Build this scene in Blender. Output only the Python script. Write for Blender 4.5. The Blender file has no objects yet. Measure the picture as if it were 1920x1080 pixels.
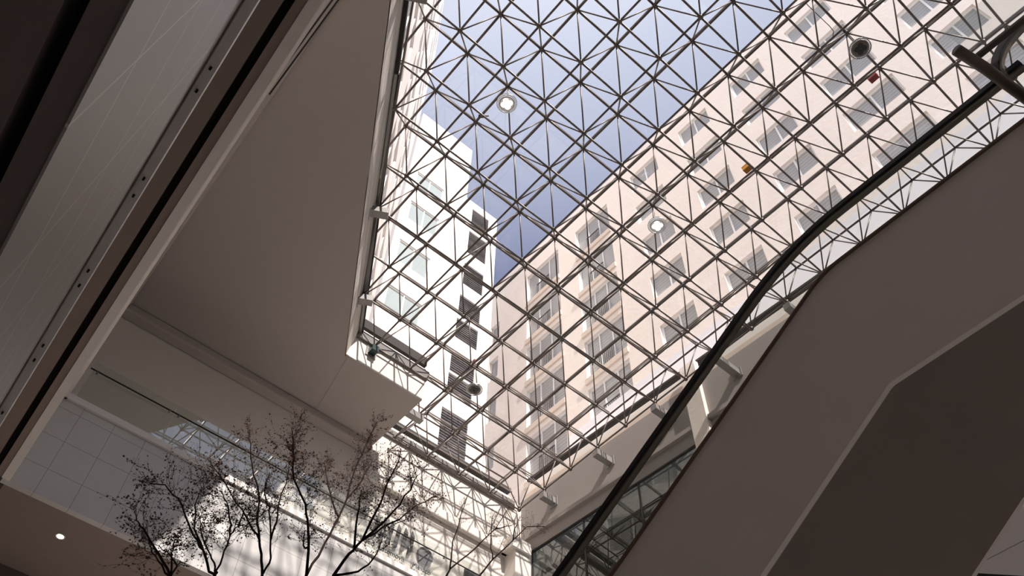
import bpy, bmesh, math, random
from mathutils import Vector, Matrix

# ------------------------------------------------------------------ camera, sky, sun, exposure
A = 1.5                                  # one bay of the space frame in metres
SC = bpy.context.scene
COL = SC.collection
def V(p): return Vector((p[0]*A, p[1]*A, p[2]*A))

cam_d = bpy.data.cameras.new('camera'); cam = bpy.data.objects.new('camera', cam_d); COL.objects.link(cam)
CAM = (2.59995, -5.36913, -14.80585)
Rr = (0.6507958, 0.7590656, 0.0168572); Rd = (-0.6116422, 0.5372962, -0.580695); Rf = (-0.4498429, 0.3676033, 0.8139467)
M = Matrix(((Rr[0], -Rd[0], -Rf[0]), (Rr[1], -Rd[1], -Rf[1]), (Rr[2], -Rd[2], -Rf[2]))).to_4x4()
M.translation = V(CAM); cam.matrix_world = M
cam_d.sensor_width = 36.0; cam_d.lens = 29.8537; cam_d.clip_end = 500; cam_d.clip_start = 0.02
SC.camera = cam

w = bpy.data.worlds.new('sky'); SC.world = w; w.use_nodes = True
nt = w.node_tree; nt.nodes.clear()
o = nt.nodes.new('ShaderNodeOutputWorld'); b = nt.nodes.new('ShaderNodeBackground')
tc = nt.nodes.new('ShaderNodeTexCoord'); sx = nt.nodes.new('ShaderNodeSeparateXYZ'); cr = nt.nodes.new('ShaderNodeValToRGB')
nt.links.new(tc.outputs['Generated'], sx.inputs[0]); nt.links.new(sx.outputs['Z'], cr.inputs[0])
cr.color_ramp.elements[0].position = 0.0; cr.color_ramp.elements[0].color = (.95, .97, 1.05, 1)
cr.color_ramp.elements[1].position = 1.0; cr.color_ramp.elements[1].color = (.76, .78, .86, 1)
e = cr.color_ramp.elements.new(.82); e.color = (.175, .20, .325, 1)
e = cr.color_ramp.elements.new(.93); e.color = (.48, .51, .63, 1)
e = cr.color_ramp.elements.new(.62); e.color = (.55, .60, .75, 1)
nt.links.new(cr.outputs[0], b.inputs[0]); b.inputs[1].default_value = 0.87
nt.links.new(b.outputs[0], o.inputs[0])

sun_d = bpy.data.lights.new('sun', 'SUN'); sun = bpy.data.objects.new('sun', sun_d); COL.objects.link(sun)
SUN = Vector((1, -.15, .95))
sun.rotation_euler = SUN.to_track_quat('Z', 'Y').to_euler(); sun.location = V((12, -6, 14))
sun_d.energy = 4.4; sun_d.angle = math.radians(.9); sun_d.color = (1, .91, .83)

vs = SC.view_settings
vs.view_transform = 'Standard'; vs.look = 'None'; vs.exposure = 0.70; vs.gamma = 1.0; vs.use_curve_mapping = False

# ------------------------------------------------------------------ helpers
random.seed(7)
class MB:
    def __init__(s): s.v = []; s.f = []
    def add(s, vs_, fs):
        n = len(s.v); s.v += [tuple(p) for p in vs_]; s.f += [tuple(i+n for i in f) for f in fs]; return s
    def box(s, x0, x1, y0, y1, z0, z1):
        return s.add([(x0,y0,z0),(x1,y0,z0),(x1,y1,z0),(x0,y1,z0),(x0,y0,z1),(x1,y0,z1),(x1,y1,z1),(x0,y1,z1)],
                     [(0,3,2,1),(4,5,6,7),(0,1,5,4),(1,2,6,5),(2,3,7,6),(3,0,4,7)])
    def obox(s, o, u, v, w_):     # origin corner and three edge vectors
        o, u, v, w_ = map(Vector, (o, u, v, w_))
        return s.add([o, o+u, o+u+v, o+v, o+w_, o+u+w_, o+u+v+w_, o+v+w_],
                     [(0,3,2,1),(4,5,6,7),(0,1,5,4),(1,2,6,5),(2,3,7,6),(3,0,4,7)])
    def prism(s, poly, d):        # polygon of 3d points extruded by vector d
        n = len(poly); d = Vector(d); P = [Vector(p) for p in poly]
        return s.add(P + [p+d for p in P], [tuple(range(n))[::-1], tuple(range(n, 2*n))] +
                     [(i, (i+1) % n, n+(i+1) % n, n+i) for i in range(n)])
    def tube(s, pts, rad, n=8, cap=True):
        P = [Vector(p) for p in pts]; k = len(P)
        if not isinstance(rad, (list, tuple)): rad = [rad]*k
        vs_ = []; ref = None
        for i in range(k):
            t = (P[min(i+1, k-1)] - P[max(i-1, 0)]).normalized()
            if ref is None or abs(ref.dot(t)) > .95:
                ref = Vector((0,0,1)) if abs(t.z) < .9 else Vector((1,0,0))
            a = (ref - t*ref.dot(t)).normalized(); ref = a; c = t.cross(a)
            for j in range(n):
                q = 2*math.pi*j/n
                vs_.append(P[i] + (a*math.cos(q) + c*math.sin(q))*rad[i])
        fs = [(i*n+j, i*n+(j+1) % n, (i+1)*n+(j+1) % n, (i+1)*n+j) for i in range(k-1) for j in range(n)]
        if cap: fs += [tuple(range(n))[::-1], tuple(range((k-1)*n, k*n))]
        return s.add(vs_, fs)
    def sweep(s, pts, prof, side):   # sweep a closed profile (a, b) along pts; a along side, b across
        P = [Vector(p) for p in pts]; k = len(P); n = len(prof); S_ = Vector(side); vs_ = []
        for i in range(k):
            t = (P[min(i+1, k-1)] - P[max(i-1, 0)]).normalized(); u = t.cross(S_).normalized()
            if u.z < 0: u = -u
            for a, b_ in prof: vs_.append(P[i] + S_*a + u*b_)
        fs = [(i*n+j, i*n+(j+1) % n, (i+1)*n+(j+1) % n, (i+1)*n+j) for i in range(k-1) for j in range(n)]
        fs += [tuple(range(n))[::-1], tuple(range((k-1)*n, k*n))]
        return s.add(vs_, fs)
    def lathe(s, prof, n=24, o=(0,0,0)):
        vs_ = [(o[0]+r*math.cos(2*math.pi*j/n), o[1]+r*math.sin(2*math.pi*j/n), o[2]+z) for r, z in prof for j in range(n)]
        k = len(prof)
        fs = [(i*n+j, i*n+(j+1) % n, (i+1)*n+(j+1) % n, (i+1)*n+j) for i in range(k-1) for j in range(n)]
        return s.add(vs_, fs)
    def build(s, name, mat, parent=None, smooth=False, bevel=0):
        m = bpy.data.meshes.new(name)
        off = parent.matrix_basis.translation if parent is not None else Vector((0,0,0))
        if parent is not None and parent.parent is not None: off = off + parent.parent.matrix_basis.translation
        if parent is None:
            lo = Vector([min(p[i] for p in s.v) for i in range(3)])*A; hi = Vector([max(p[i] for p in s.v) for i in range(3)])*A
            off = Vector(((lo.x+hi.x)/2, (lo.y+hi.y)/2, lo.z))
        m.from_pydata([V(p)-off for p in s.v], [], s.f); m.update()
        bm = bmesh.new(); bm.from_mesh(m); bmesh.ops.recalc_face_normals(bm, faces=bm.faces); bm.to_mesh(m); bm.free()
        if smooth:
            for p in m.polygons: p.use_smooth = True
        ob = bpy.data.objects.new(name, m); COL.objects.link(ob)
        if mat: m.materials.append(mat)
        if parent is not None: ob.parent = parent
        else: ob.location = off
        if bevel:
            md = ob.modifiers.new('bevel', 'BEVEL'); md.width = bevel; md.segments = 2; md.limit_method = 'ANGLE'
        return ob

def tag(ob, label=None, cat=None, group=None, kind=None):
    if label: ob['label'] = label
    if cat: ob['category'] = cat
    if group: ob['group'] = group
    if kind: ob['kind'] = kind
    return ob
def thing(name, label, cat, loc, group=None):
    ob = bpy.data.objects.new(name, None); COL.objects.link(ob); ob.location = V(loc); ob.empty_display_size = .2
    return tag(ob, label, cat, group)
def struct(name, mb, mat, label=None, **k): return tag(mb.build(name, mat, **k), label, None, None, 'structure')

# ------------------------------------------------------------------ materials
def mat(name, col, rough=.6, metal=0, spec=.4, noise=0, nscale=4, bump=0, bscale=30):
    m = bpy.data.materials.new(name); m.use_nodes = True; n = m.node_tree; p = n.nodes['Principled BSDF']
    p.inputs['Base Color'].default_value = (*col, 1); p.inputs['Roughness'].default_value = rough
    p.inputs['Metallic'].default_value = metal; p.inputs['Specular IOR Level'].default_value = spec
    if noise or bump: t = n.nodes.new('ShaderNodeTexCoord')
    if noise:
        x = n.nodes.new('ShaderNodeTexNoise'); x.inputs['Scale'].default_value = nscale; x.inputs['Detail'].default_value = 4
        n.links.new(t.outputs['Object'], x.inputs['Vector'])
        mx = n.nodes.new('ShaderNodeMix'); mx.data_type = 'RGBA'
        mx.inputs[6].default_value = (*[c*(1-noise) for c in col], 1); mx.inputs[7].default_value = (*[min(1, c*(1+noise)) for c in col], 1)
        n.links.new(x.outputs['Fac'], mx.inputs[0]); n.links.new(mx.outputs[2], p.inputs['Base Color'])
    if bump:
        x = n.nodes.new('ShaderNodeTexNoise'); x.inputs['Scale'].default_value = bscale; x.inputs['Detail'].default_value = 5
        n.links.new(t.outputs['Object'], x.inputs['Vector'])
        bp = n.nodes.new('ShaderNodeBump'); bp.inputs['Strength'].default_value = bump; bp.inputs['Distance'].default_value = .02
        n.links.new(x.outputs['Fac'], bp.inputs['Height']); n.links.new(bp.outputs[0], p.inputs['Normal'])
    return m
def glass(name, tint, ior=1.5, rough=0.0, boost=1.0):
    m = bpy.data.materials.new(name); m.use_nodes = True; n = m.node_tree; n.nodes.clear()
    out = n.nodes.new('ShaderNodeOutputMaterial'); mx = n.nodes.new('ShaderNodeMixShader')
    tr = n.nodes.new('ShaderNodeBsdfTransparent'); gl = n.nodes.new('ShaderNodeBsdfGlossy'); fr = n.nodes.new('ShaderNodeFresnel')
    tr.inputs[0].default_value = (*tint, 1); gl.inputs['Roughness'].default_value = rough; 
    ge = n.nodes.new('ShaderNodeNewGeometry'); mi = n.nodes.new('ShaderNodeMix'); n.links.new(ge.outputs['Backfacing'], mi.inputs[0])
    mi.inputs[2].default_value = ior; mi.inputs[3].default_value = 1/ior; n.links.new(mi.outputs[0], fr.inputs[0])
    n.links.new(fr.outputs[0], mx.inputs[0]); n.links.new(tr.outputs[0], mx.inputs[1]); n.links.new(gl.outputs[0], mx.inputs[2])
    n.links.new(mx.outputs[0], out.inputs[0]); return m
def emit(name, col, s):
    m = bpy.data.materials.new(name); m.use_nodes = True; p = m.node_tree.nodes['Principled BSDF']
    p.inputs['Base Color'].default_value = (*col, 1); p.inputs['Emission Color'].default_value = (*col, 1); p.inputs['Emission Strength'].default_value = s
    return m
def tiles(name, col, joint, ax, size, offs, wid=.012):
    """stone tiles: thin joints on a grid in world metres; ax picks the two axes of the wall"""
    m = mat(name, col, .35, spec=.4); n = m.node_tree; p = n.nodes['Principled BSDF']
    g = n.nodes.new('ShaderNodeNewGeometry'); s = n.nodes.new('ShaderNodeSeparateXYZ'); n.links.new(g.outputs['Position'], s.inputs[0])
    fs = []
    for a, sz, of in zip(ax, size, offs):
        sub = n.nodes.new('ShaderNodeMath'); sub.operation = 'SUBTRACT'; n.links.new(s.outputs[a], sub.inputs[0]); sub.inputs[1].default_value = of*A
        pm = n.nodes.new('ShaderNodeMath'); pm.operation = 'PINGPONG'; pm.inputs[1].default_value = sz*A/2; n.links.new(sub.outputs[0], pm.inputs[0])
        lt = n.nodes.new('ShaderNodeMath'); lt.operation = 'LESS_THAN'; lt.inputs[1].default_value = wid; n.links.new(pm.outputs[0], lt.inputs[0]); fs.append(lt)
    mxm = n.nodes.new('ShaderNodeMath'); mxm.operation = 'MAXIMUM'; n.links.new(fs[0].outputs[0], mxm.inputs[0]); n.links.new(fs[1].outputs[0], mxm.inputs[1])
    ns = n.nodes.new('ShaderNodeTexNoise'); ns.inputs['Scale'].default_value = 1.6; ns.inputs['Detail'].default_value = 6; n.links.new(g.outputs['Position'], ns.inputs['Vector'])
    va = n.nodes.new('ShaderNodeMix'); va.data_type = 'RGBA'; va.inputs[6].default_value = (*[c*.92 for c in col], 1); va.inputs[7].default_value = (*[min(1, c*1.08) for c in col], 1)
    n.links.new(ns.outputs['Fac'], va.inputs[0])
    mx = n.nodes.new('ShaderNodeMix'); mx.data_type = 'RGBA'; mx.inputs[7].default_value = (*joint, 1)
    n.links.new(mxm.outputs[0], mx.inputs[0]); n.links.new(va.outputs[2], mx.inputs[6]); n.links.new(mx.outputs[2], p.inputs['Base Color'])
    return m
def striped(name, c1, c2, axis, period, frac, rough=.3, spec=.5):
    m = mat(name, c1, rough, spec=spec); n = m.node_tree; p = n.nodes['Principled BSDF']
    g = n.nodes.new('ShaderNodeNewGeometry'); s = n.nodes.new('ShaderNodeSeparateXYZ'); n.links.new(g.outputs['Position'], s.inputs[0])
    a = n.nodes.new('ShaderNodeMath'); a.operation = 'DIVIDE'; a.inputs[1].default_value = period; n.links.new(s.outputs[axis], a.inputs[0])
    f = n.nodes.new('ShaderNodeMath'); f.operation = 'FRACT'; n.links.new(a.outputs[0], f.inputs[0])
    l = n.nodes.new('ShaderNodeMath'); l.operation = 'LESS_THAN'; l.inputs[1].default_value = frac; n.links.new(f.outputs[0], l.inputs[0])
    mx = n.nodes.new('ShaderNodeMix'); mx.data_type = 'RGBA'; mx.inputs[6].default_value = (*c1, 1); mx.inputs[7].default_value = (*c2, 1)
    n.links.new(l.outputs[0], mx.inputs[0]); n.links.new(mx.outputs[2], p.inputs['Base Color']); return m

PLASTER = mat('plaster', (.74, .69, .64), .8, noise=.03, bump=.06)
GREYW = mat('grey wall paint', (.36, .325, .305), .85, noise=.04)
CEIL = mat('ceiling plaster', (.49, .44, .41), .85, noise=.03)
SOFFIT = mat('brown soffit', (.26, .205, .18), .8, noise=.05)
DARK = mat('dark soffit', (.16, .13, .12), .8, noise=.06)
SLOT = mat('black slot', (.012, .011, .011), .9)
STEEL = mat('painted steel', (.17, .145, .13), .4, metal=.3, noise=.06)
FLASH = mat('grey flashing', (.19, .175, .165), .55, noise=.06)
GALV = mat('galvanised steel', (.27, .26, .25), .4, metal=.3, noise=.08)
GUTTER = mat('dark gutter steel', (.045, .040, .038), .7, spec=.2, noise=.08)
STONE = mat('pale stone', (.78, .75, .72), .4, noise=.05, nscale=3)
FLOOR = tiles('floor tiles', (.80, .76, .72), (.3, .28, .26), (0, 1), (.6, .6), (0, 0))
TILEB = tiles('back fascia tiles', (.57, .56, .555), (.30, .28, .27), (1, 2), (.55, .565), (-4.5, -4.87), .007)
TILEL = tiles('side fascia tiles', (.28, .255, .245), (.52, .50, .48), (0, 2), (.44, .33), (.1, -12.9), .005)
TILER = tiles('escalator panel tiles', (.66, .62, .60), (.25, .22, .2), (0, 2), (1.3, .6), (.9, -9.27), .008)
BEIGE = mat('beige render', (.88, .785, .715), .9, noise=.05, nscale=1.2, bump=.5, bscale=5)
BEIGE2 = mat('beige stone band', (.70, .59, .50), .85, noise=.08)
WHITE = mat('white render', (.72, .675, .645), .85, noise=.02)
WFRAME = mat('white window frame', (.86, .84, .82), .4)
PANE = striped('window pane with blind', (.44, .435, .43), (.34, .335, .33), 2, .22, .25, .2, .3)
PANEP = mat('pale window pane', (.36, .41, .41), .12, spec=.6)
LOUVER = striped('grey louver', (.34, .32, .335), (.13, .125, .135), 2, .2, .35, .6)
RAILM = mat('balcony iron', (.10, .09, .09), .5, metal=.4)
PALE = mat('lavender white reflection', (.95, .92, .95), .8)  # bright reflected band put into the parapet's base colour
SKYG = glass('skylight glass', (.965, .97, .975), 1.35)
BALG = glass('balustrade glass', (.92, .945, .935), 2.15)
ESCG = glass('escalator glass', (.94, .955, .945), 1.5)
STOREG = glass('dark store glass', (.40, .43, .42), 2.1)
RUBBER = mat('black rubber', (.008, .008, .012), .28, spec=.6)
ALU = mat('aluminium', (.62, .58, .50), .35, metal=.8)
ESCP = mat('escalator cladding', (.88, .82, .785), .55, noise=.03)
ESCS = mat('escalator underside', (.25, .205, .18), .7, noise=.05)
COPPER = mat('brown edge trim', (.20, .13, .10), .5, metal=.3)
BARK = mat('dark bark', (.030, .020, .020), .95, spec=.05, noise=.3, nscale=14)
TWIG = mat('twig', (.075, .042, .036), .9)
LEAF = mat('dry leaf', (.085, .036, .026), .8, noise=.4, nscale=6)
SIGNG = mat('grey sign', (.055, .055, .06), .5)
LAMPR = mat('lamp ring', (.42, .42, .42), .4, metal=.5)
LAMPD = mat('lamp face', (.20, .17, .15), .5)
LED = emit('lit led', (1, 1, .94), 4.0)
DOWN = emit('downlight', (1, .86, .62), 9.0)
RED = mat('red box', (.30, .04, .04), .5); ORANGE = mat('orange box', (.62, .25, .02), .5); GREEN = mat('dark green', (.012, .035, .030), .4)

TREES = [[[(-1.6,-4.25,-12.02),(-1.56,-4.36,-11.96),(-1.52,-4.47,-11.91),(-1.49,-4.53,-11.9),(-1.45,-4.58,-11.88)],[(-1.6,-4.25,-12.02),(-1.73,-4.26,-11.8),(-1.86,-4.24,-11.63)],[(-1.6,-4.25,-12.02),(-1.73,-4.31,-11.88),(-1.86,-4.35,-11.73),(-2.0,-4.35,-11.6)],[(-1.6,-4.25,-12.02),(-1.63,-4.23,-11.93),(-1.67,-4.26,-11.87),(-1.7,-4.35,-11.81)]],[[(-2.0,-3.89,-11.63),(-1.98,-3.95,-11.62),(-1.96,-4.03,-11.53),(-1.94,-4.11,-11.49),(-1.91,-4.2,-11.43),(-1.89,-4.31,-11.33),(-1.87,-4.42,-11.3),(-1.85,-4.51,-11.36)],[(-1.96,-4.03,-11.53),(-2.07,-4.1,-11.34),(-2.19,-4.12,-11.09),(-2.3,-4.09,-10.85)],[(-2.0,-3.89,-11.63),(-2.09,-3.88,-11.51),(-2.17,-3.91,-11.39),(-2.26,-3.99,-11.21),(-2.35,-4.01,-11.05),(-2.43,-4.04,-10.94)],[(-2.0,-3.89,-11.63),(-2.02,-3.89,-11.58),(-2.03,-3.88,-11.42),(-2.05,-3.87,-11.28),(-2.07,-3.83,-11.18),(-2.08,-3.78,-11.14),(-2.1,-3.67,-10.94)],[(-2.05,-3.87,-11.28),(-1.91,-3.95,-11.29),(-1.77,-4.05,-11.29),(-1.63,-4.16,-11.35)],[(-2.07,-3.83,-11.18),(-1.77,-3.93,-11.29)]],[[(-2.6,-3.37,-11.05),(-2.58,-3.43,-10.91),(-2.56,-3.5,-10.78),(-2.54,-3.56,-10.67),(-2.51,-3.62,-10.49),(-2.49,-3.71,-10.38),(-2.47,-3.81,-10.18),(-2.45,-3.87,-10.09)],[(-2.6,-3.37,-11.05),(-2.56,-3.36,-10.92),(-2.51,-3.44,-10.75),(-2.47,-3.51,-10.64),(-2.42,-3.59,-10.57),(-2.38,-3.63,-10.51),(-2.33,-3.65,-10.42)],[(-2.56,-3.48,-10.83),(-2.63,-3.57,-10.68),(-2.7,-3.7,-10.51),(-2.77,-3.89,-10.28),(-2.84,-4.0,-10.14)],[(-2.51,-3.42,-10.81),(-2.5,-3.42,-10.66),(-2.49,-3.45,-10.49),(-2.48,-3.45,-10.23),(-2.47,-3.49,-10.07)]],[[(-2.3,-3.17,-11.11),(-2.28,-3.21,-10.93),(-2.25,-3.29,-10.72),(-2.22,-3.35,-10.63),(-2.2,-3.5,-10.49),(-2.17,-3.6,-10.22),(-2.15,-3.66,-10.09)],[(-2.28,-3.21,-10.93),(-2.39,-3.21,-10.83),(-2.5,-3.18,-10.62)]],[[(-2.9,-2.9,-10.67),(-2.88,-2.82,-10.33),(-2.85,-2.76,-10.04),(-2.82,-2.74,-9.85),(-2.8,-2.74,-9.59),(-2.78,-2.69,-9.21),(-2.75,-2.64,-8.88)],[(-2.85,-2.76,-10.04),(-2.96,-2.8,-9.83),(-3.07,-2.85,-9.54),(-3.18,-2.88,-9.25)],[(-2.82,-2.74,-9.85),(-3.02,-2.53,-9.37),(-3.22,-2.36,-8.88)]],[[(-2.1,-3.06,-11.17),(-2.07,-2.99,-10.97),(-2.05,-2.92,-10.83),(-2.02,-2.85,-10.5),(-2.0,-2.83,-10.3),(-1.98,-2.78,-10.06),(-1.95,-2.78,-9.9)],[(-2.05,-2.92,-10.83),(-2.12,-2.74,-10.58),(-2.19,-2.55,-10.35),(-2.26,-2.37,-10.06),(-2.34,-2.09,-9.72)],[(-2.05,-2.92,-10.83),(-1.91,-2.78,-10.57),(-1.77,-2.74,-10.43),(-1.62,-2.79,-10.41)],[(-2.07,-2.96,-10.9),(-1.91,-3.07,-10.75),(-1.75,-3.16,-10.72)],[(-2.1,-3.06,-11.17),(-2.0,-2.93,-11.13),(-1.9,-2.89,-11.07),(-1.79,-2.9,-10.97)]],[[(-5.5,0.25,-7.76),(-5.46,0.28,-7.65),(-5.42,0.67,-7.12),(-5.39,0.98,-6.65),(-5.35,1.19,-6.15)],[(-5.46,0.27,-7.66),(-5.36,0.21,-7.28),(-5.26,0.22,-7.01),(-5.16,0.25,-6.63)],[(-5.39,0.98,-6.65),(-5.69,1.52,-6.12)]],[[(-6.2,1.36,-6.83),(-6.16,1.56,-6.47),(-6.12,1.93,-5.94),(-6.09,2.21,-5.53),(-6.05,2.58,-5.36)],[(-6.16,1.56,-6.47),(-6.23,1.56,-6.13),(-6.29,1.61,-5.57),(-6.35,1.71,-5.35)],[(-6.12,1.93,-5.94),(-6.06,1.91,-5.75),(-6.0,1.94,-5.61)]]]
# ------------------------------------------------------------------ shapes of the place (bays)
NX, NY = .4796, .8775                       # outward normal of the slanted wall; it stands on NX*x + NY*y = WL
WL = -4.72
WB = -4.76
def yw(x, c=WL): return (c - NX*x)/NY
XB, XG, XN = -11.0, -9.5, -8.9               # back wall, back gallery edge, notch wall
ZC = -.70                                    # plaster ceiling
FL = -15.9                                   # floor
def yr(x): return 6.28 + .045*(x + 11)       # right wall
def yl(x): return -4.985 - .0405*(x + 9.5)   # edge of the left gallery
def ylb(x): return -5.5 - .0405*(x - 1.53)   # edge of the lower left gallery

# floor, ceiling, walls
struct('floor', MB().box(-12, 9, -12, 8, FL-.2, FL), FLOOR, 'pale tiled floor of the hall far below the skylight')
cpoly = [(-11.3,-12,ZC), (-11.3,1.48,ZC), (XN-.02,1.48,ZC), (XN-.02,yw(XN,WB),ZC), (9,yw(9,WB),ZC), (9,-12,ZC)]
struct('ceiling', MB().prism(cpoly, (0,0,.3)), CEIL, 'wide flat grey plaster ceiling left of the skylight')
struct('trim_1', MB().prism([(XN-.004,1.496,ZC-.012), (XN-.004,yw(XN-.004)+.02,ZC-.012), (XB,yw(XN)-.0+.42*1.0,ZC-.012), (XB,1.496,ZC-.012)], (0,0,.012)), CEIL, 'raised corner panel of the plaster ceiling')
struct('wall_back', MB().box(XB-.3, XB, -12, 6.9, -6.3, .28).box(XB-1.0, XB-.6, -12, 6.9, FL, -6.3), PLASTER, 'sunlit plaster wall behind the upper gallery')
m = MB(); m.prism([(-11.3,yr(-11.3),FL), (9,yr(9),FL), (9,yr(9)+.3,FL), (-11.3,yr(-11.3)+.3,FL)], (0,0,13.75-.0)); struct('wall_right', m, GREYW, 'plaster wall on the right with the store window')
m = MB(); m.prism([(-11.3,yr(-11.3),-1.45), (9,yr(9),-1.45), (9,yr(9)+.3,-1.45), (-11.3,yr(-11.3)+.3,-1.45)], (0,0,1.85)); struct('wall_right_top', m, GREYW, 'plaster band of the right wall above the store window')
struct('wall_front', MB().box(9, 9.3, -12, 8, FL, .4), PLASTER, 'plaster wall behind the viewer')
struct('wall_left', MB().box(-12, 9, -12.3, -12, FL, -.5), PLASTER, 'rear wall of the left galleries')

# slanted wall above the ceiling edge: wide boards with grooves
d_ = Vector((-NY, NX, 0)); n_ = Vector((NX, NY, 0)); P0 = Vector((XN, yw(XN), 0))
def slanted(mb, z0, z1, off, th, s0=-.02, s1=19.5):
    o = P0 + n_*off - d_*s1; return mb.obox(Vector((o.x, o.y, z0)), d_*(s1-s0), n_*th, (0,0,z1-z0))
# leaning boards: bottom at c = WB, z = ZC; top at c = -4.615, z = .2
def lean(s, t): q = P0 + n_*((WB+(-4.615-WB)*t) - WL) - d_*s; return Vector((q.x, q.y, ZC + .9*t))
m = MB(); S_ = [-.05 + 20*k/40 for k in range(41)]
cl = lambda v: max(0, min(1, v))
for k in range(-5, 5):
    t0 = [cl(k*.26+.052*s+.012) for s in S_]; t1 = [cl((k+1)*.26+.052*s-.012) for s in S_]
    for a in range(40):
        if t1[a]-t0[a] < .01 and t1[a+1]-t0[a+1] < .01: continue
        q = [lean(S_[a], t0[a]), lean(S_[a+1], t0[a+1]), lean(S_[a+1], t1[a+1]), lean(S_[a], t1[a])]; o = n_*-.02
        m.add(q + [p+o for p in q], [(0,1,2,3), (7,6,5,4), (0,4,5,1), (3,2,6,7)])
q = [lean(-.05, .03)-n_*.02, lean(20, .03)-n_*.02, lean(20, 1)-n_*.02, lean(-.05, 1)-n_*.02]
m.prism(q, n_*-.12)
struct('wall_slanted', m, PLASTER, 'slanted boarded wall between ceiling edge and skylight')
m = MB(); slanted(m, .12, .36, .11, .07, 6.2, 19.5); slanted(m, .12, .20, .17, .03, 0, 6.2); struct('trim_2', m, GUTTER, 'dark gutter along the slanted wall')
m = MB(); slanted(m, .10, .36, .11, .055, 0, 6.2); struct('trim_31', m, GALV, 'grey edge beam along the lower part of the slanted wall')
m = MB(); slanted(m, .36, .98, -.1, .16); struct('trim_3', m, WHITE, 'pale coping above the slanted gutter')

# notch wall, return wall and their stacked copings
struct('wall_notch', MB().box(XN-.018, XN, yw(XN,WB), 1.5, ZC-.001, -.02), PLASTER, 'sunlit strip of wall over the ceiling corner')
struct('wall_notch_return', MB().box(XB, XN-.018, 1.482, 1.5, ZC-.001, -.02), PLASTER, 'short wall facing the right above the ceiling corner')
def stack(name_i, x, y0, y1, g0=.60, g1=.88):
    struct('trim_%d' % name_i, MB().box(x-.35, x+.07, y0, y1, -.02, .22), FLASH, 'grey flashing on top of a sunlit wall')
    struct('trim_%d' % (name_i+1), MB().box(x-.45, x-.12, y0, y1, .22, .50), WHITE, 'white upstand behind the flashing')
    struct('trim_%d' % (name_i+2), MB().box(x-.5, x-.10, y0, y1, g0, g1), GUTTER, 'dark gutter above the white upstand')
stack(4, XN, yw(XN)+.05, 1.55)
stack(7, XB, 1.55, 6.0, .66, .78)
# right wall coping stack
def rstrip(o0, o1, z0, z1, x0=-10.9, x1=9):
    return MB().prism([(x0,yr(x0)+o0,z0), (x1,yr(x1)+o0,z0), (x1,yr(x1)+o1,z0), (x0,yr(x0)+o1,z0)], (0,0,z1-z0))
struct('trim_10', rstrip(.05, .5, .40, .62), BEIGE2, 'brown ledge on the right wall')
struct('trim_11', rstrip(.12, .5, .62, .95), PLASTER, 'upper ledge of the right wall')
struct('trim_12', rstrip(.10, .3, 1.13, 1.2), GUTTER, 'dark gutter line on the right wall')
struct('trim_13', rstrip(-.10, .0, -1.02, -.90), GREYW, 'thin cornice along the right wall')
struct('trim_14', MB().box(XB, XB+.14, 1.2, 6.25, -1.62, -1.36), PLASTER, 'cornice beam on the sunlit back wall', bevel=.05)
struct('trim_15', MB().box(XB, XB+.28, -12, 1.45, -.93, ZC), CEIL, 'cove beam where ceiling meets back wall', bevel=.06)
struct('trim_16', MB().box(XB, XB+.42, 5.75, 6.25, -3.6, -1.62).box(XB, XB+.5, 5.6, 6.2, -1.62, -1.3), PLASTER, 'white corner pilaster by the store window')
# column and store window on the right wall
struct('trim_17', MB().box(-5.3, -4.85, yr(-5)-.12, yr(-5)+.05, FL, 1.0), BEIGE, 'beige column beside the store window')
m = MB()
m.prism([(-10.55,yr(-10.55)-.02,-5.2), (-5.3,yr(-5.3)-.02,-5.2), (-5.3,yr(-5.3)-.0,-5.2), (-10.55,yr(-10.55)-.0,-5.2)], (0,0,3.74))
w2 = struct('window_2', m, STOREG, 'large dark store window in the right wall')
m = MB()
for x in (-10.55, -8.8, -7.05, -5.32): m.box(x-.012, x+.012, yr(x)-.05, yr(x)-.021, -5.2, -1.45)
m.prism([(-10.56,yr(-10.56)-.06,-1.47), (-5.3,yr(-5.3)-.06,-1.47), (-5.3,yr(-5.3)-.0,-1.47), (-10.56,yr(-10.56)-.0,-1.47)], (0,0,.03))
m.build('window_frame', GUTTER, w2)
struct('trim_18', MB().prism([(-10.9,yr(-10.9)-.015,-6.5), (-5.3,yr(-5.3)-.015,-6.5), (-5.3,yr(-5.3)+.02,-6.5), (-10.9,yr(-10.9)+.02,-6.5)], (0,0,1.3)), STONE, 'pale stone band under the store window')
m = MB(); x0, x1 = -4.6, 9
m.prism([(x0,yr(x0)-.05,-3.2), (x1,yr(x1)-.05,-3.2), (x1,yr(x1),-3.2), (x0,yr(x0),-3.2)], (0,0,1.05)); struct('trim_19', m, CEIL, 'plain wall panel behind the escalator glass')

# back gallery: tiled fascia, ledge, soffit
struct('trim_20', MB().box(XG-.12, XG, yl(XG)+.02, 6.2, -6.46, -4.69), TILEB, 'tiled edge of the back gallery')
struct('trim_21', MB().box(XG-.16, XG+.05, yl(XG)+.08, 6.2, -4.69, -4.57), STONE, 'white stone ledge of the back gallery')
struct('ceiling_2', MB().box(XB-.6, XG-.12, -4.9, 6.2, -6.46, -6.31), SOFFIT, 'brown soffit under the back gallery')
struct('floor_2', MB().box(XB, XG-.16, -4.9, 6.2, -4.75, -4.6), STONE, 'floor of the back gallery')
struct('trim_22', MB().box(XB-.6, XB-.5, -4.9, 6.2, -6.66, -6.461), DARK, 'dark beam at the rear of the brown soffit')

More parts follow.
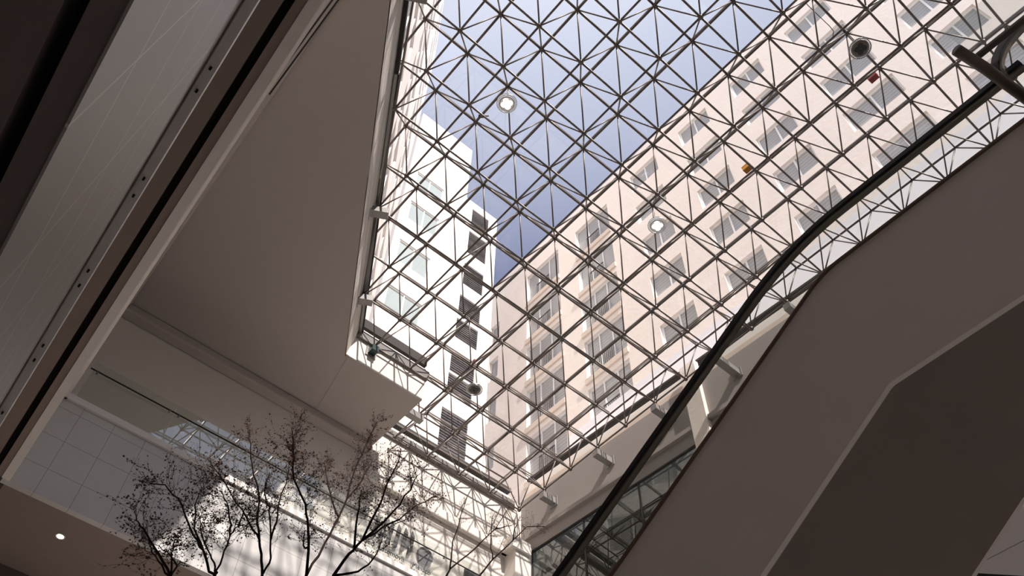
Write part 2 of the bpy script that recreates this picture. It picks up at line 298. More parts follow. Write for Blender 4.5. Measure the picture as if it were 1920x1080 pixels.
# left gallery
def lstrip(f, o0, o1, z0, z1, x0=XG+.0, x1=5.0):
    return MB().prism([(x0,f(x0)+o0,z0), (x1,f(x1)+o0,z0), (x1,f(x1)+o1,z0), (x0,f(x0)+o1,z0)], (0,0,z1-z0))
struct('trim_23', lstrip(yl, 0, .12, -6.46, -4.69), STONE, 'pale edge strip of the left gallery')
struct('trim_24', lstrip(yl, .02, .17, -4.69, -4.57), STONE, 'ledge of the left gallery')
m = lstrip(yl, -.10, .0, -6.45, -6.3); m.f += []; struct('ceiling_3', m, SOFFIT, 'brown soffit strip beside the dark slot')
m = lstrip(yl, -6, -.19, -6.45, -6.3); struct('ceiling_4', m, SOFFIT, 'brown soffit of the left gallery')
m = lstrip(yl, -.25, -.05, -6.3, -6.2); struct('trim_25', m, SLOT, 'black slot in the brown soffit')
struct('floor_3', lstrip(yl, -6, .02, -4.75, -4.6), STONE, 'floor of the left gallery')
struct('trim_26', lstrip(lambda x: -4.70-.03*(x+11), -.45, .0, -1.0, ZC-.001, XB+.28, 4), CEIL, 'rounded edge beam under the ceiling', bevel=.22)
# lower left gallery
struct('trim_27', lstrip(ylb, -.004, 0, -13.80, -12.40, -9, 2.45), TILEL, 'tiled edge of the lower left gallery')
struct('trim_28', lstrip(ylb, 0, .004, -12.43, -12.40, -9, 2.45), DARK, 'dark shadow joint on the tiled edge')
struct('trim_29', lstrip(ylb, -.1, .034, -12.40, -12.33, -9, 2.45), STONE, 'ledge of the lower left gallery')
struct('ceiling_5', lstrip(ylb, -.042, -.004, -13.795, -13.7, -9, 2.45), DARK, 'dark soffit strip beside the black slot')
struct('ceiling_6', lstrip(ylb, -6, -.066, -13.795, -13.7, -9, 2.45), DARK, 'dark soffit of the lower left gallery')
struct('trim_30', lstrip(ylb, -.09, -.03, -13.7, -13.65, -9, 2.45), SLOT, 'black slot in the dark soffit')

# ------------------------------------------------------------------ space frame
SP, DZ = .9774, .7772
def sag(x): return -.0028*(x+3)**2
def NL(i, j): x = j*SP; return Vector((x, i, sag(x)))
def NU(i, j): x = j*SP; return Vector((x, i, DZ + sag(x)))
def okL(i, j): return i <= 6 and -11 <= j <= 7 and i + j/2 >= -5 and (j >= -9 or i >= 2)
def okU(i, j): return i <= 5.5 and -10.5 <= j <= 6.5 and i + j/2 >= -5.25 and (j > -9 or i >= 2.5 or (j > -9.6 and i > 1.4))
LN = [(i, j) for i in range(-8, 7) for j in range(-11, 8) if okL(i, j)]
UN = [(i+.5, j+.5) for i in range(-9, 6) for j in range(-11, 7) if okU(i+.5, j+.5)]
SL, SU = set(LN), set(UN)
low = [(NL(i,j), NL(i+a,j+b)) for i, j in LN for a, b in ((1,0),(0,1)) if (i+a,j+b) in SL]
upp = [(NU(i,j), NU(i+a,j+b)) for i, j in UN for a, b in ((1,0),(0,1)) if (i+a,j+b) in SU]
dia = [(NL(i,j), NU(i+a,j+b)) for i, j in LN for a in (-.5,.5) for b in (-.5,.5) if (i+a,j+b) in SU]
# upper edge chord along the right wall with its struts
eu = lambda j: Vector((j*SP, 6.02, DZ + sag(j*SP)))
ev = lambda i: Vector((-11*SP-.02, i, DZ + sag(-11*SP)))
upp += [(eu(j+.5), eu(j+1.5)) for j in range(-11, 6)] + [(ev(i+.5), ev(i+1.5)) for i in range(2, 5)]
dia += [(NL(6, j), eu(j+.5)) for j in range(-11, 7)] + [(NL(6, j+1), eu(j+.5)) for j in range(-11, 7)] + [(eu(j+.5), NU(5.5, j+.5)) for j in range(-11, 7)]
dia += [(NL(i, -11), ev(i+.5)) for i in range(2, 6)] + [(NL(i+1, -11), ev(i+.5)) for i in range(2, 6)] + [(ev(i+.5), NU(i+.5, -10.5)) for i in range(2, 6)]
# slanted edge chords between the stepped edge nodes
edge = [(NL(-4,-2), NL(-3,-4)), (NL(-3,-4), NL(-2,-6)), (NL(-2,-6), NL(-1,-8))]
def px(p):
    d = p - Vector(CAM); x, y, z = d.dot(Vector(Rr)), d.dot(Vector(Rd)), d.dot(Vector(Rf))
    return 960 + 1592.2*x/z, 540 + 1592.2*y/z, z
def shown(p):
    u, v, z = px(p); return 0 < u < 1920 and 0 < v < 1080
def rank(segs): # in view first, nearest first
    def key(s):
        q = (s[0]+s[1])/2; u, v, z = px(q)
        hid = u > 1480 and v > 540 - .75*(u-1480)
        return (0 if shown(q) and not hid else 1, z)
    return sorted(segs, key=key)
frame = thing('space_frame', 'grey steel double layer space frame of tubes and ball nodes under the glass roof', 'space frame', (-3, 1, 0))
def unit(name, r, n, mat_):
    m = bpy.data.meshes.new(name)
    vs_ = [(r*A*math.cos(2*math.pi*k/n), r*A*math.sin(2*math.pi*k/n), z) for z in (0, 1) for k in range(n)]
    m.from_pydata(vs_, [], [(k, (k+1) % n, n+(k+1) % n, n+k) for k in range(n)] + [tuple(range(n))[::-1], tuple(range(n, 2*n))]); m.update()
    for p in m.polygons: p.use_smooth = len(p.vertices) == 4
    m.materials.append(mat_); return m
def bars(name, segs, r, n=10):
    me = unit(name, r, n, STEEL); segs = rank(segs)
    for k, (a, b_) in enumerate(segs[:100]):
        ob = bpy.data.objects.new(name, me); COL.objects.link(ob); ob.parent = frame
        dv = (b_-a)*A; ob.location = a*A - frame.location; ob.rotation_mode = 'QUATERNION'; ob.rotation_quaternion = dv.to_track_quat('Z', 'Y'); ob.scale = (1, 1, dv.length)
    if len(segs) > 100:
        m = MB()
        for a, b_ in segs[100:]: m.tube([a, b_], r, 8)
        tag(m.build(name, STEEL, frame, smooth=True), kind='stuff')
bars('lower_chord', low + edge, .0208); bars('upper_chord', upp, .0235); bars('diagonal_strut', dia, .0148, 8)
# ball nodes
bm = bmesh.new(); bmesh.ops.create_uvsphere(bm, u_segments=12, v_segments=8, radius=.051*A); nm = bpy.data.meshes.new('node'); bm.to_mesh(nm); bm.free()
for p in nm.polygons: p.use_smooth = True
nm.materials.append(STEEL)
nodes = rank([(p, p) for p in [NL(*q) for q in LN] + [NU(*q) for q in UN]])
for a, _ in nodes[:100]:
    ob = bpy.data.objects.new('node', nm); COL.objects.link(ob); ob.parent = frame; ob.location = a*A - frame.location
m = MB()
for a, _ in nodes[100:]: m.lathe([(.001,-.056), (.04,-.04), (.056,0), (.04,.04), (.001,.056)], 10, a)
tag(m.build('node', STEEL, frame, smooth=True), kind='stuff')
# short stools that carry the glazing
# glass roof on bars above the upper layer
m = MB(); g = MB()
ys = list(range(-9, 7)); xs = [j*SP for j in range(-11, 8)]
def zg(x): return DZ + .10 + sag(x)
for j in range(-12, 7):
    for i in range(-10, 6):
        if not (i + j/2 >= -5.8 and (j > -9.6 or i >= 1)): continue
        x0, x1 = max(-11.1, (j+.5)*SP), (j+1.5)*SP; y0, y1 = i+.5, min(i+1.5, 6.03)
        m.add([(x0,y0,zg(x0)), (x1,y0,zg(x1)), (x1,y1,zg(x1)), (x0,y1,zg(x0)), (x0,y0,zg(x0)+.01), (x1,y0,zg(x1)+.01), (x1,y1,zg(x1)+.01), (x0,y1,zg(x0)+.01)],
              [(0,3,2,1), (4,5,6,7)])
        g.obox((x0-.008, y0, zg(x0)-.04), (.016, 0, 0), (0, y1-y0, 0), (0, 0, .04))
        g.obox((x0, y0-.008, zg(x0)-.04), (x1-x0, 0, zg(x1)-zg(x0)), (0, .016, 0), (0, 0, .04))
w1 = struct('window_1', m, SKYG, 'clear glass roof panes over the space frame'); g.build('glazing_bar', STEEL, w1)

# ------------------------------------------------------------------ pendant lamps
def lamp(i, j, lit, label):
    p = NU(i, j); c = Vector((p.x, p.y, p.z-.80))
    t = thing('pendant_lamp', label, 'lamp', c, 'round pendant lamps under the skylight')
    R_ = .185
    m = MB()
    for r in (R_, R_*.80): m.lathe([(r-.008,-.014), (r+.008,-.014), (r+.008,.014), (r-.008,.014), (r-.008,-.014)], 40, c)
    for k in range(36):
        q = 2*math.pi*k/36; u = Vector((math.cos(q), math.sin(q), 0)); m.tube([c+u*R_*.80, c+u*R_], .0065, 4)
    m.build('rim', LAMPR, t)
    MB().lathe([(.001,-.028), (R_*.72,-.028), (R_*.76,-.01), (R_*.74,.02), (.06,.07), (.001,.07)], 32, c).build('lamp_body', LAMPD, t, smooth=False)
    for a in range(4):
        q = math.pi/2*a + .6; u = Vector((math.cos(q), math.sin(q), 0))*(R_*.33)
        MB().lathe([(.001,-.040), (.045,-.040), (.052,-.027)], 16, c+u).build('led', LED if lit else SIGNG, t)
    MB().tube([c+Vector((0,0,.07)), p-Vector((0,0,.05))], .008, 8).build('stem', STEEL, t)
    if lit:
        l = bpy.data.lights.new('lamp_light', 'POINT'); l.energy = 4; l.shadow_soft_size = .2; lo = bpy.data.objects.new('lamp_light', l); COL.objects.link(lo); lo.parent = t; lo.location = (0, 0, -.25)
lamp(-1.5, -2.5, True, 'lit round pendant lamp against the blue sky')
lamp(2.5, -2.5, True, 'lit round pendant lamp in front of the beige facade windows')
lamp(2.5, 2.5, False, 'unlit round pendant lamp at upper right near the red box')
lamp(2.5, -8.5, False, 'unlit round pendant lamp low down in front of the white building')

# ------------------------------------------------------------------ steel brackets carrying the frame
def bracket(node, end, label, drop=.14, bm_=None, ext=.10):
    a = Vector(node); b_ = Vector(end); t = thing('support_bracket', label, 'bracket', (a.x, a.y, a.z-drop-.2), 'steel brackets holding the frame edge')
    u = (b_-a); u.z = 0; L = u.length; u.normalize(); s = Vector((-u.y, u.x, 0)); o = a - u*ext - s*.085 + Vector((0,0,-drop-.17))
    MB().obox(o, u*(L+ext), s*.17, (0,0,.17)).build('beam', bm_ or GALV, t)
    MB().tube([a, a-Vector((0,0,drop))], .035, 10).obox(a-u*.06-s*.06+Vector((0,0,-drop)), u*.12, s*.12, (0,0,.03)).build('post', STEEL, t)
    e = o + u*(L+ext-.03) - s*.05 - Vector((0,0,.06)); MB().obox(e, u*.03, s*.27, (0,0,.29)).build('end_plate', GALV, t)
for j, lb in ((-10, 'steel bracket on the right wall nearest the sunlit corner'), (-8, 'steel bracket on the right wall, second from the sunlit corner'), (-6, 'steel bracket on the right wall left of the black handrail'),
              (-4, 'steel bracket on the right wall hidden behind the handrail'), (-2, 'steel bracket on the right wall seen through the escalator glass'), (0, 'steel bracket on the right wall above the landing'), (2, 'steel bracket on the right wall close to the metal rail')):
    p = NL(6, j); bracket(p, (p.x, yr(p.x), 0), lb)
for (i, j), lb in (((-4,-2), 'steel bracket at the top end of the slanted wall'), ((-2,-6), 'steel bracket midway along the slanted wall'), ((-1,-8), 'steel bracket low on the slanted wall above the notch')):
    p = NL(i, j); k = NX*p.x + NY*p.y - WL; bracket(p, (p.x - NX*k, p.y - NY*k, 0), lb, .05, None, .24)
p = NL(0, -9); bracket(p, (XN, 0, 0), 'dark green steel bracket in the corner beside the sunlit notch strip', .05, GREEN)
p = NL(2, -10); bracket(p, (p.x, 1.5, 0), 'steel bracket at the corner below the louvers', .05)

# ------------------------------------------------------------------ buildings outside
def facade(root, o, u, n, wid, z0, z1, openings, depth, mat_):
    """wall with real openings: o start point, u along, n outward"""
    o, u, n = Vector(o), Vector(u).normalized(), Vector(n).normalized()
    us = sorted({0, wid} | {a for q in openings for a in q[:2]}); zs = sorted({z0, z1} | {a for q in openings for a in q[2:4]})
    m = MB(); P = lambda a, z, k=0: Vector((o.x+u.x*a-n.x*k, o.y+u.y*a-n.y*k, z))
    for a0, a1 in zip(us, us[1:]):
        for b0, b1 in zip(zs, zs[1:]):
            if any(q[0] <= a0+1e-6 and q[1] >= a1-1e-6 and q[2] <= b0+1e-6 and q[3] >= b1-1e-6 for q in openings): continue
            m.add([P(a0,b0), P(a1,b0), P(a1,b1), P(a0,b1)], [(0,1,2,3)])
    for a0, a1, b0, b1 in [q[:4] for q in openings]:
        m.add([P(a0,b0), P(a1,b0), P(a1,b1), P(a0,b1), P(a0,b0,depth), P(a1,b0,depth), P(a1,b1,depth), P(a0,b1,depth)], [(0,1,5,4), (1,2,6,5), (2,3,7,6), (3,0,4,7), (4,5,6,7)])
    # body behind the face
    D = 3.0
    m.add([P(0,z0), P(wid,z0), P(wid,z1), P(0,z1), P(0,z0,D), P(wid,z0,D), P(wid,z1,D), P(0,z1,D)], [(1,2,6,5), (2,3,7,6), (3,0,4,7), (4,5,6,7)])
    mm = bpy.data.meshes.new('wall'); mm.from_pydata([V(p)-root.location for p in m.v], [], m.f); mm.update(); mm.materials.append(mat_)
    ob = bpy.data.objects.new('wall', mm); COL.objects.link(ob); ob.parent = root
    return P
def bar(m, P, n, a0, a1, z0, z1, k0, k1):
    pts = [P(a, z, k) for k in (k0, k1) for a, z in ((a0,z0), (a1,z0), (a1,z1), (a0,z1))]
    m.add(pts, [(0,1,2,3), (4,5,6,7), (0,1,5,4), (1,2,6,5), (2,3,7,6), (3,0,4,7)])
def window(root, P, q, depth, pane, mull=(.5,), fw=.055, frame_mat=None):
    a0, a1, b0, b1 = q[:4]; k = depth-.012; m = MB()
    bar(m, P, 0, a0, a0+fw, b0, b1, k-.06, k); bar(m, P, 0, a1-fw, a1, b0, b1, k-.06, k)
    bar(m, P, 0, a0+fw, a1-fw, b0, b0+fw, k-.06, k); bar(m, P, 0, a0+fw, a1-fw, b1-fw, b1, k-.06, k)
    for f in mull: c = a0+(a1-a0)*f; bar(m, P, 0, c-fw*.5, c+fw*.5, b0+fw, b1-fw, k-.055, k)
    f_ = m.build('window', frame_mat or WFRAME, root)
    p_ = MB(); bar(p_, P, 0, a0+fw, a1-fw, b0+fw, b1-fw, k-.02, k-.005); p_.build('pane', pane, f_)

# beige building on the right
bb = thing('beige_building', 'tall beige rendered building with rows of paired windows and two balcony bays', 'building', (-4, 8, .6))
zt = [14.75, 12.45, 10.22, 7.9, 5.37, 3.0]
wins = []
for x0, x1 in ((-6.7,-5.35), (-4.16,-2.8), (-1.66,-.3), (.86,2.5), (3.6,5.0), (6.0,7.4)):
    for z in zt: wins.append((x0+17, x1+17, z-1.16, z))
for z in (13.2, 11.0, 8.75, 6.3): wins.append((1.95, 2.5, z-1.2, z))
bays = []
for x0, x1 in ((-9.83,-8.02), (-12.78,-10.86)):
    for k in range(6): z = 14.5-2.35*k; bays.append((x0+17, x1+17, z-1.9, z))
P = facade(bb, (-17, 8, 0), (1,0,0), (0,-1,0), 26, .6, 16.1, wins + bays, .16, BEIGE)
for q in wins: window(bb, P, q, .16, PANE, (.52,) if q[1]-q[0] > 1 else ())
for n_i, q in enumerate(bays):
    a0, a1, b0, b1 = q; w3 = (a1-a0)/3
    window(bb, P, (a0, a1, b0, b1), .16, PANE, (.34, .67), .05)
    m = MB(); bar(m, P, 0, a0+w3*.95, a1-w3*.92, b0+.72, b0+.76, .0, .03); bar(m, P, 0, a0+w3*.95, a1-w3*.92, b0+.05, b0+.09, .0, .03)
    for k in range(9): c = a0+w3*.97+(w3*1.08)*k/8; bar(m, P, 0, c-.009, c+.009, b0+.07, b0+.74, .005, .025)
    m.build('balcony_railing', RAILM, bb)
    m = MB(); bar(m, P, 0, a0-.04, a1+.04, b0-.22, b0+.02, -.07, .03); m.build('balcony_slab', BEIGE2, bb)
m = MB(); m.box(-10.1, 8, 7.25, 7.75, 1.0, 2.75); m.build('parapet', PALE, bb)

# white building at the far end, three stepped volumes
wb = thing('white_building', 'sunlit white building with stepped roofline, wide windows and a column of grey louvers', 'building', (-13, 4, 0))
Y0 = 1.72
w_ = [(Y0, 0)]
wz = [(2.1,3.5,17.0), (2.1,3.5,14.55), (2.0,3.4,11.6), (1.95,3.4,8.7)]
op = [(a-Y0, b_-Y0, z-1.35, z) for a, b_, z in wz]
lv = [(5.05,5.95,17.2,15.6), (5.0,5.93,15.35,13.7), (4.95,5.9,12.9,11.5), (4.9,5.88,10.75,9.5), (4.88,5.85,9.3,8.2), (4.82,5.83,7.4,6.4), (4.8,5.8,6.3,5.4), (4.7,5.75,4.6,2.6)]
P = facade(wb, (-13, Y0, 0), (0,1,0), (1,0,0), 2.95, -.2, 22.3, [(a, b_, c, d) for a, b_, c, d in op if b_ < 2.95], .12, WHITE)
for q in op: window(wb, P, q, .12, PANEP, (.5,), .05)
P2 = facade(wb, (-13, Y0+2.95, 0), (0,1,0), (1,0,0), 1.75, -.2, 17.75, [(a-Y0-2.95, b_-Y0-2.95, z1, z0) for a, b_, z0, z1 in lv], .08, WHITE)
for a, b_, z0, z1 in lv:
    m = MB(); a -= Y0+2.95; b_ -= Y0+2.95; n = max(5, int((z0-z1)/.11)); bar(m, P2, 0, a, b_, z1, z0, .06, .075)
    for k in range(n): z = z1+(z0-z1)*(k+.5)/n; m.add([P2(a,z-.045,.0), P2(b_,z-.045,.0), P2(b_,z+.03,.06), P2(a,z+.03,.06), P2(a,z-.035,.0), P2(b_,z-.035,.0), P2(b_,z+.04,.06), P2(a,z+.04,.06)], [(0,1,2,3), (7,6,5,4), (0,4,5,1)])
    m.build('louver', LOUVER, wb)
# slanted tower on the left, seen at a grazing angle
lt = thing('slanted_tower', 'pale tower with rows of windows rising steeply above the slanted wall', 'building', (-5, -2.5, 1))
T0 = Vector((-13.0, yw(-13.0, WL-.12), 0)); tw = 20.0
top = []
for k in range(11):
    for c in range(5): top.append((1.0+c*3.6, 3.6+c*3.6, 2.2+k*2.4, 3.6+k*2.4))
P = facade(lt, T0, (NY,-NX,0), (NX,NY,0), tw, .5, 29.0, top, .1, WHITE)
for q in top: window(lt, P, q, .1, PANE, (.33,.66), .05)

# ------------------------------------------------------------------ escalator
ye0, ye1 = -2.40, -1.22
def prof_line(kx, kz, slope, x0, x1, lift=0, arc=.35):
    """sloping flight up to the kink, then level landing, rounded at the kink"""
    pts = [(x0, kz+(x0-kx)*slope)]
    for k in range(13):
        t = k/12; a = (kx-arc, kz-arc*slope); c = (kx+arc, kz); p = [(1-t)**2*a[q]+2*t*(1-t)*(kx, kz)[q]+t*t*c[q] for q in (0,1)]; pts.append(tuple(p))
    pts.append((x1, kz)); return pts
topl = prof_line(1.66, -10.94, .565, -5.6, 4.4, arc=.12); botl = prof_line(1.71, -11.87, .600, -5.6, 4.4, arc=.02); hand = prof_line(1.53, -10.50, .558, -5.6, 3.05, arc=.38)
esc = thing('escalator', 'grey clad escalator with glass sides and black handrail rising to a landing', 'escalator', (-5.6, -1.8, -15.3))
MB().prism([(x, ye0, z) for x, z in topl] + [(x, ye0, z) for x, z in botl[::-1]], (0, .03, 0)).build('side_panel', ESCP, esc)
MB().prism([(x, ye1, z) for x, z in topl] + [(x, ye1, z) for x, z in botl[::-1]], (0, -.03, 0)).build('side_panel', ESCP, esc)
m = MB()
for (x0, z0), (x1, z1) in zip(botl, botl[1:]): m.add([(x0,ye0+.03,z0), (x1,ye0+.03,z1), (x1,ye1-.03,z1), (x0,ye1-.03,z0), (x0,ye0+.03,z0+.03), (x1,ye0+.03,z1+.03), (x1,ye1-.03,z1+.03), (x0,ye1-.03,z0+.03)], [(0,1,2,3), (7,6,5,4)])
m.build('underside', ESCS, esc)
m = MB()
for (x0, z0), (x1, z1) in zip(topl, topl[1:]): m.add([(x0,ye0+.1,z0-.25), (x1,ye0+.1,z1-.25), (x1,ye1-.1,z1-.25), (x0,ye1-.1,z0-.25)], [(0,1,2,3)])
m.build('step_band', GUTTER, esc)
for y in (ye0, ye1):
    s = 1 if y == ye0 else -1
    MB().sweep([(x, y-.012*s, z) for x, z in topl], [(-.004,-.004), (.05,-.004), (.05,.010), (-.004,.010)], (0, s, 0)).build('deck_trim', COPPER, esc)
    m = MB(); gl = [(x, z-.02) for x, z in hand]; tp = prof_line(1.66, -10.94, .565, -5.6, 3.05, arc=.12)
    m.prism([(x, y+.03*s, z) for x, z in gl] + [(x, y+.03*s, z) for x, z in tp[::-1]], (0, .008*s, 0)); m.build('glass_panel', ESCG, esc)
    MB().sweep([(x, y+.034*s, z) for x, z in hand], [(-.028,-.020), (-.02,-.028), (.02,-.028), (.028,-.020), (.028,.014), (.018,.026), (-.018,.026), (-.028,.014)], (0, 1, 0)).build('handrail', RUBBER, esc, smooth=False)
    MB().sweep([(x, y+.034*s, z) for x, z in hand], [(-.016,-.034), (.016,-.034), (.016,-.027), (-.016,-.027)], (0, 1, 0)).sweep([(x, y+.034*s, z) for x, z in hand], [(-.016,-.045), (.016,-.045), (.016,-.039), (-.016,-.039)], (0, 1, 0)).build('handrail_profile', ALU, esc)
    MB().sweep([(x, y+.034*s, z) for x, z in hand], [(-.010,-.041), (.010,-.041), (.010,-.029), (-.010,-.029)], (0, 1, 0)).build('rail_core', RUBBER, esc)

# second escalator seen only in the lower right corner
e2 = thing('far_escalator', 'pale panelled side of another escalator glimpsed in the lower right corner', 'escalator', (.6, 3, -10.4))
sl2 = -.62
def q2(x, up): return (x, 3.0, -9.595 + (x-.4)*sl2 + up)
MB().prism([q2(-.75,0), q2(1.6,0), q2(1.6,.85), q2(-.75,.85)], (0, .9, 0)).build('side_panel', TILER, e2)
MB().prism([q2(-.75,-.06), q2(1.6,-.06), q2(1.6,0), q2(-.75,0)], (0, .9, 0)).build('bottom_trim', SLOT, e2)

# ------------------------------------------------------------------ metal rail in the upper right corner
rl = thing('landing_railing', 'grey metal rail with clamped glass and a dark bar in the upper right corner', 'railing', (2.95, -2.5, -11.0))
MB().tube([(2.86,-2.81,-10.7), (2.90,-2.62,-10.7), (3.0,-2.0,-10.7), (3.1,-1.4,-10.7)], .029, 16).build('top_rail', STEEL, rl, smooth=True)
MB().obox((2.905,-2.66,-10.62), (1.2,.02,0), (0,.03,0), (0,0,.02)).build('flat_bar', STEEL, rl)
MB().tube([(2.885,-2.70,-10.66), (2.885,-2.70,-10.58)], .018, 8).tube([(2.915,-2.52,-10.66), (2.915,-2.52,-10.56)], .02, 8).build('clamp', GUTTER, rl)
MB().obox((2.91,-2.55,-10.60), (1.2,.03,0), (0,.008,0), (0,0,.55)).build('glass_panel', ESCG, rl)
h2 = thing('curved_handrail', 'curved black handrail end beside the metal rail in the upper right corner', 'handrail', (3.0,-2.45,-10.7))
arc = [(2.93+.0, -2.45, -10.62)] + [(2.93+.30*(1-math.cos(t)), -2.46, -10.62+.26*math.sin(t)) for t in [k*math.pi/16 for k in range(1, 9)]] + [(4.3,-2.46,-10.36)]
MB().sweep(arc, [(-.026,-.018), (.026,-.018), (.026,.018), (-.026,.018)], (0,1,0)).build('handrail_belt', RUBBER, h2)
MB().sweep([(x, y, z) for x, y, z in arc], [(-.012,-.034), (.012,-.034), (.012,-.019), (-.012,-.019)], (0,1,0)).build('handrail_profile', ALU, h2)

# ------------------------------------------------------------------ glass balustrades
gb = thing('gallery_balustrade', 'glass balustrade with thin steel rail along the back gallery, reflecting the skylight', 'balustrade', (XG, 0, -4.57))
y = -4.72; k = 0
while y < 6.0:
    y1 = min(y+1.55, 6.05); MB().box(XG-.03, XG-.018, y+.006, y1-.006, -4.57, -3.66).build('glass_panel', BALG, gb); y = y1
MB().tube([(XG+.02, -4.76, -3.88), (XG+.02, 6.1, -3.88)], .013, 8).build('handrail', GUTTER, gb, smooth=True)
y = -4.72
while y < 6.0:
    for o in (-.09, .09):
        if y+o > -4.7: MB().tube([(XG+.03, y+o, -3.88), (XG-.035, y+o, -3.88)], .019, 8).build('clamp', GALV, gb)
    y += 1.55
gl_ = thing('side_balustrade', 'glass balustrade with dark rail above the left gallery edge, seen almost edge on', 'balustrade', (-2, yl(-2)+.1, -4.57))
m = lstrip(yl, .075, .09, -4.57, -3.66, XG+.05, 4); m.build('glass_panel', BALG, gl_)
MB().tube([(-3.6, -5.10, -3.88), (4, -5.10, -3.88)], .012, 8).tube([(-3.2, -5.04, -3.80), (4, -5.04, -3.80)], .012, 8).build('handrail', GUTTER, gl_, smooth=True)
lb = thing('lower_balustrade', 'glass balustrade of the lower left gallery held by small black clamps', 'balustrade', (0, ylb(0), -12.35))
lstrip(ylb, -.045, -.035, -12.33, -11.6, -9, 2.4).build('glass_panel', ESCG, lb)
for x in (1.29, 1.20, .82, .74, .36, .28, -.07, -.16, -.51, -.60, -1.0, -1.09):
    MB().box(x-.0045, x+.0045, ylb(x)+.015, ylb(x)+.022, -12.41, -12.40).build('clamp', SLOT, lb)

# ------------------------------------------------------------------ sign on the back wall
sg = thing('wall_sign', 'grey museum lettering with slanted bars and a disc on the sunlit back wall', 'sign', (XB+.02, 2.8, -3.3))
for k in range(6):
    y = 1.97+.19*k; MB().prism([(XB+.03, y, -3.0), (XB+.03, y+.09, -2.97), (XB+.03, y+.15, -2.46), (XB+.03, y+.07, -2.34)], (.04, 0, 0)).build('bar', SIGNG, sg)
c = Vector((XB+.03, 3.40, -2.80))
MB().add([(c.x+h, c.y+.215*math.cos(2*math.pi*k/32), c.z+.215*math.sin(2*math.pi*k/32)) for h in (0, .04) for k in range(32)],
         [tuple(range(32)), tuple(range(63, 31, -1))] + [(k, (k+1) % 32, 32+(k+1) % 32, 32+k) for k in range(32)]).build('disc', SIGNG, sg)
MB().obox(c+Vector((.041,-.14,.03)), (.004,0,0), (0,.2,.13), (0,-.02,.03)).obox(c+Vector((.041,.0,.06)), (.004,0,0), (0,.12,-.02), (0,.0,.02)).build('disc_mark', GALV, sg)
def text(body, y, z, size, name='lettering'):
    cu = bpy.data.curves.new(name, 'FONT'); cu.body = body; cu.size = size*A; cu.extrude = .012
    tmp = bpy.data.objects.new(name, cu); COL.objects.link(tmp)
    dg = bpy.context.evaluated_depsgraph_get(); me = bpy.data.meshes.new_from_object(tmp.evaluated_get(dg)); bpy.data.objects.remove(tmp)
    ob = bpy.data.objects.new(name, me); COL.objects.link(ob); me.materials.append(SIGNG); ob.parent = sg
    ob.location = V((XB+.085, y, z)) - sg.location; ob.rotation_euler = (math.pi/2, 0, math.pi/2)
text('Museo', 1.60, -3.25, .17); text('Automóvil', 2.13, -3.25, .17); text('México', 3.08, -3.25, .17)
struct('door_1', MB().box(XB, XB+.03, 4.55, 5.7, -4.57, -2.55), SIGNG, 'grey door leaf in the back wall by the corner')

# ------------------------------------------------------------------ downlight and small things
dl = thing('downlight', 'small lit round downlight in the brown soffit', 'lamp', (-10.2, -3.78, -6.475))
MB().lathe([(.055,-.012), (.075,-.012), (.075,.0), (.055,.0), (.055,-.012)], 24, (-10.2,-3.78,-6.46)).build('ring', WFRAME, dl)
MB().lathe([(.001,-.006), (.055,-.006)], 24, (-10.2,-3.78,-6.46)).build('lens', DOWN, dl)
def smallbox(name, c, s, mat_, label, cat, rot=0):
    x, y, z = c; t = thing(name, label, cat, (x, y, z))
    MB().box(x-s, x+s, y-s*.7, y+s*.7, z, z+s*1.3).build('body', mat_, t, bevel=.01)
    MB().box(x-s*1.05, x+s*1.05, y-s*.75, y+s*.75, z+s*1.3, z+s*1.5).build('lid', mat_, t); return t
smallbox('red_box', (2.25, 3.68, zg(2.25)+.011), .09, RED, 'small dark red box lying on the glass roof at upper right', 'box')
smallbox('orange_box', (-.60, 3.41, zg(-.60)+.011), .09, ORANGE, 'small orange box lying on the glass roof left of the handrail', 'box')
smallbox('pink_box', (-8.31, 2.44, zg(-8.31)+.011), .05, RED, 'tiny pinkish thing on the glass beside the white building', 'box')
bt = thing('green_bottle', 'small dark green bottle lying on the space frame under the sky', 'bottle', (-3.3, -1.53, .80))
MB().tube([(-3.3,-1.53,.80), (-3.24,-1.46,.80), (-3.20,-1.42,.80), (-3.16,-1.38,.80)], [.035, .035, .015, .012], 10).build('bottle_body', GREEN, bt, smooth=True)
cb = thing('cable', 'thin dark curved cable hanging from the frame at upper right', 'cable', (2.3, 2.3, .86))
MB().tube([(2.3,1.5,.80), (2.3,1.66,.84), (2.32,2.25,.86), (2.31,2.38,.86), (2.24,2.45,.86), (2.1,2.47,.86), (1.9,2.48,.80)], .008, 6).build('wire', GUTTER, cb, smooth=True)

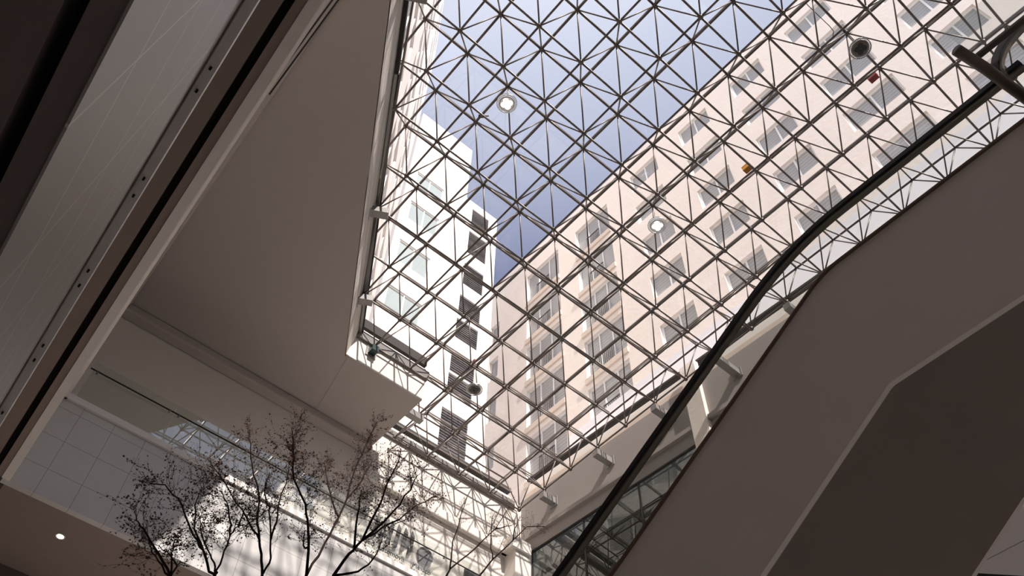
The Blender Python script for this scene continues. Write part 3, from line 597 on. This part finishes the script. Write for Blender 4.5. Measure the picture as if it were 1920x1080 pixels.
# ------------------------------------------------------------------ bare trees
def tree(stems, label, seed, dens, leafy, thick=1):
    rnd = random.Random(seed); b0 = stems[0][0]
    t = thing('bare_tree', label, 'tree', (b0[0], b0[1], FL), 'bare trees in front of the back gallery')
    tr = MB(); tw = MB(); lf = MB()
    tr.tube([(b0[0]+.05, b0[1]-.03, FL), (b0[0]-.03, b0[1]+.02, (FL+b0[2])/2), b0], [.026*thick, .020*thick, .0125*thick], 10)
    def leaf(p, d):
        s = rnd.uniform(.008, .019); d = (d + Vector((rnd.uniform(-.6,.6), rnd.uniform(-.6,.6), rnd.uniform(-1,.1)))).normalized()
        sd = d.cross(Vector((rnd.uniform(-1,1), rnd.uniform(-1,1), rnd.uniform(-1,1)))).normalized()*s*.38; up = d.cross(sd).normalized()*s*.12
        lf.add([p, p+d*s*.5+sd+up, p+d*s, p+d*s*.5-sd+up, p+d*s*.5-up*1.5], [(0,1,2), (0,2,3), (0,4,1), (1,4,2), (2,4,3), (3,4,0)])
    def twig(p, d, L, r, lev):
        pts = [p]; q = p.copy(); dd = d.copy(); n = 4
        for k in range(n):
            dd = (dd + Vector((rnd.uniform(-.35,.35), rnd.uniform(-.35,.35), rnd.uniform(-.25,.3)))).normalized(); q = q + dd*L/n; pts.append(q.copy())
            if lev < 2:
                for _ in range(rnd.choice((1,1,2)) if lev == 0 else 1):
                    if rnd.random() < .8: twig(q.copy(), (dd + Vector((rnd.uniform(-1,1), rnd.uniform(-1,1), rnd.uniform(-.5,.8)))).normalized(), L*rnd.uniform(.35,.65), r*.6, lev+1)
            if rnd.random() < leafy: leaf(q, dd)
        tw.tube(pts, [r, r*.85, r*.7, r*.5, r*.3], 4, False)
    for s_i, s in enumerate(stems):
        P = [Vector(p) for p in s]; k = len(P); r0, r1 = (.0125, .0045) if s_i == 0 else (.010, .0035); r0 *= thick; r1 *= thick
        # refine with slight wobble
        Q = [P[0]]
        for a, b_ in zip(P, P[1:]):
            for f in (.33, .67, 1): 
                q = a.lerp(b_, f); 
                if f < 1: q = q + Vector((rnd.uniform(-1,1), rnd.uniform(-1,1), rnd.uniform(-1,1)))*.008
                Q.append(q)
        tr.tube(Q, [r0+(r1-r0)*i/(len(Q)-1) for i in range(len(Q))], 8)
        L = [0]
        for a, b_ in zip(Q, Q[1:]): L.append(L[-1] + (b_-a).length)
        nt_ = int(L[-1]*dens)
        for _ in range(nt_):
            f = rnd.random()**.6
            if f < .25: continue
            at = f*L[-1]; i = max(i_ for i_ in range(len(L)) if L[i_] <= at); i = min(i, len(Q)-2); p = Q[i].lerp(Q[i+1], (at-L[i])/max(1e-6, L[i+1]-L[i])); tdir = (Q[i+1]-Q[i]).normalized()
            d = (tdir*.6 + Vector((rnd.uniform(-1,1), rnd.uniform(-1,1), rnd.uniform(-.5,.8)))).normalized()
            twig(p, d, rnd.uniform(.10,.26)*(1.15-.4*f), .0017, 0)
    tr.build('trunk', BARK, t, smooth=True); tag(tw.build('twigs', TWIG, t), kind='stuff'); tag(lf.build('foliage', LEAF, t), kind='stuff')
LBL = ['low leaning bare tree at far left below the downlight', 'bare tree with arching limbs in front of the grey tiles', 'bare tree with upright forked stems crossing the glass reflection',
       'slim bare tree with a dense reddish top', 'tall bare tree whose crown reaches the grey ceiling corner', 'wide spreading bare tree in front of the sign',
       'thin bare tree between sign and corner pilaster', 'bare tree with a crooked limb in front of the corner pilaster']
for k, s in enumerate(TREES): tree(s, LBL[k], 11+k, (30, 27, 27, 36, 26, 28, 20, 22)[k], (.28, .27, .25, .32, .24, .21, .05, .10)[k], (.62, .72, .85, .9, .9, .95, 1.1, 1.1)[k])
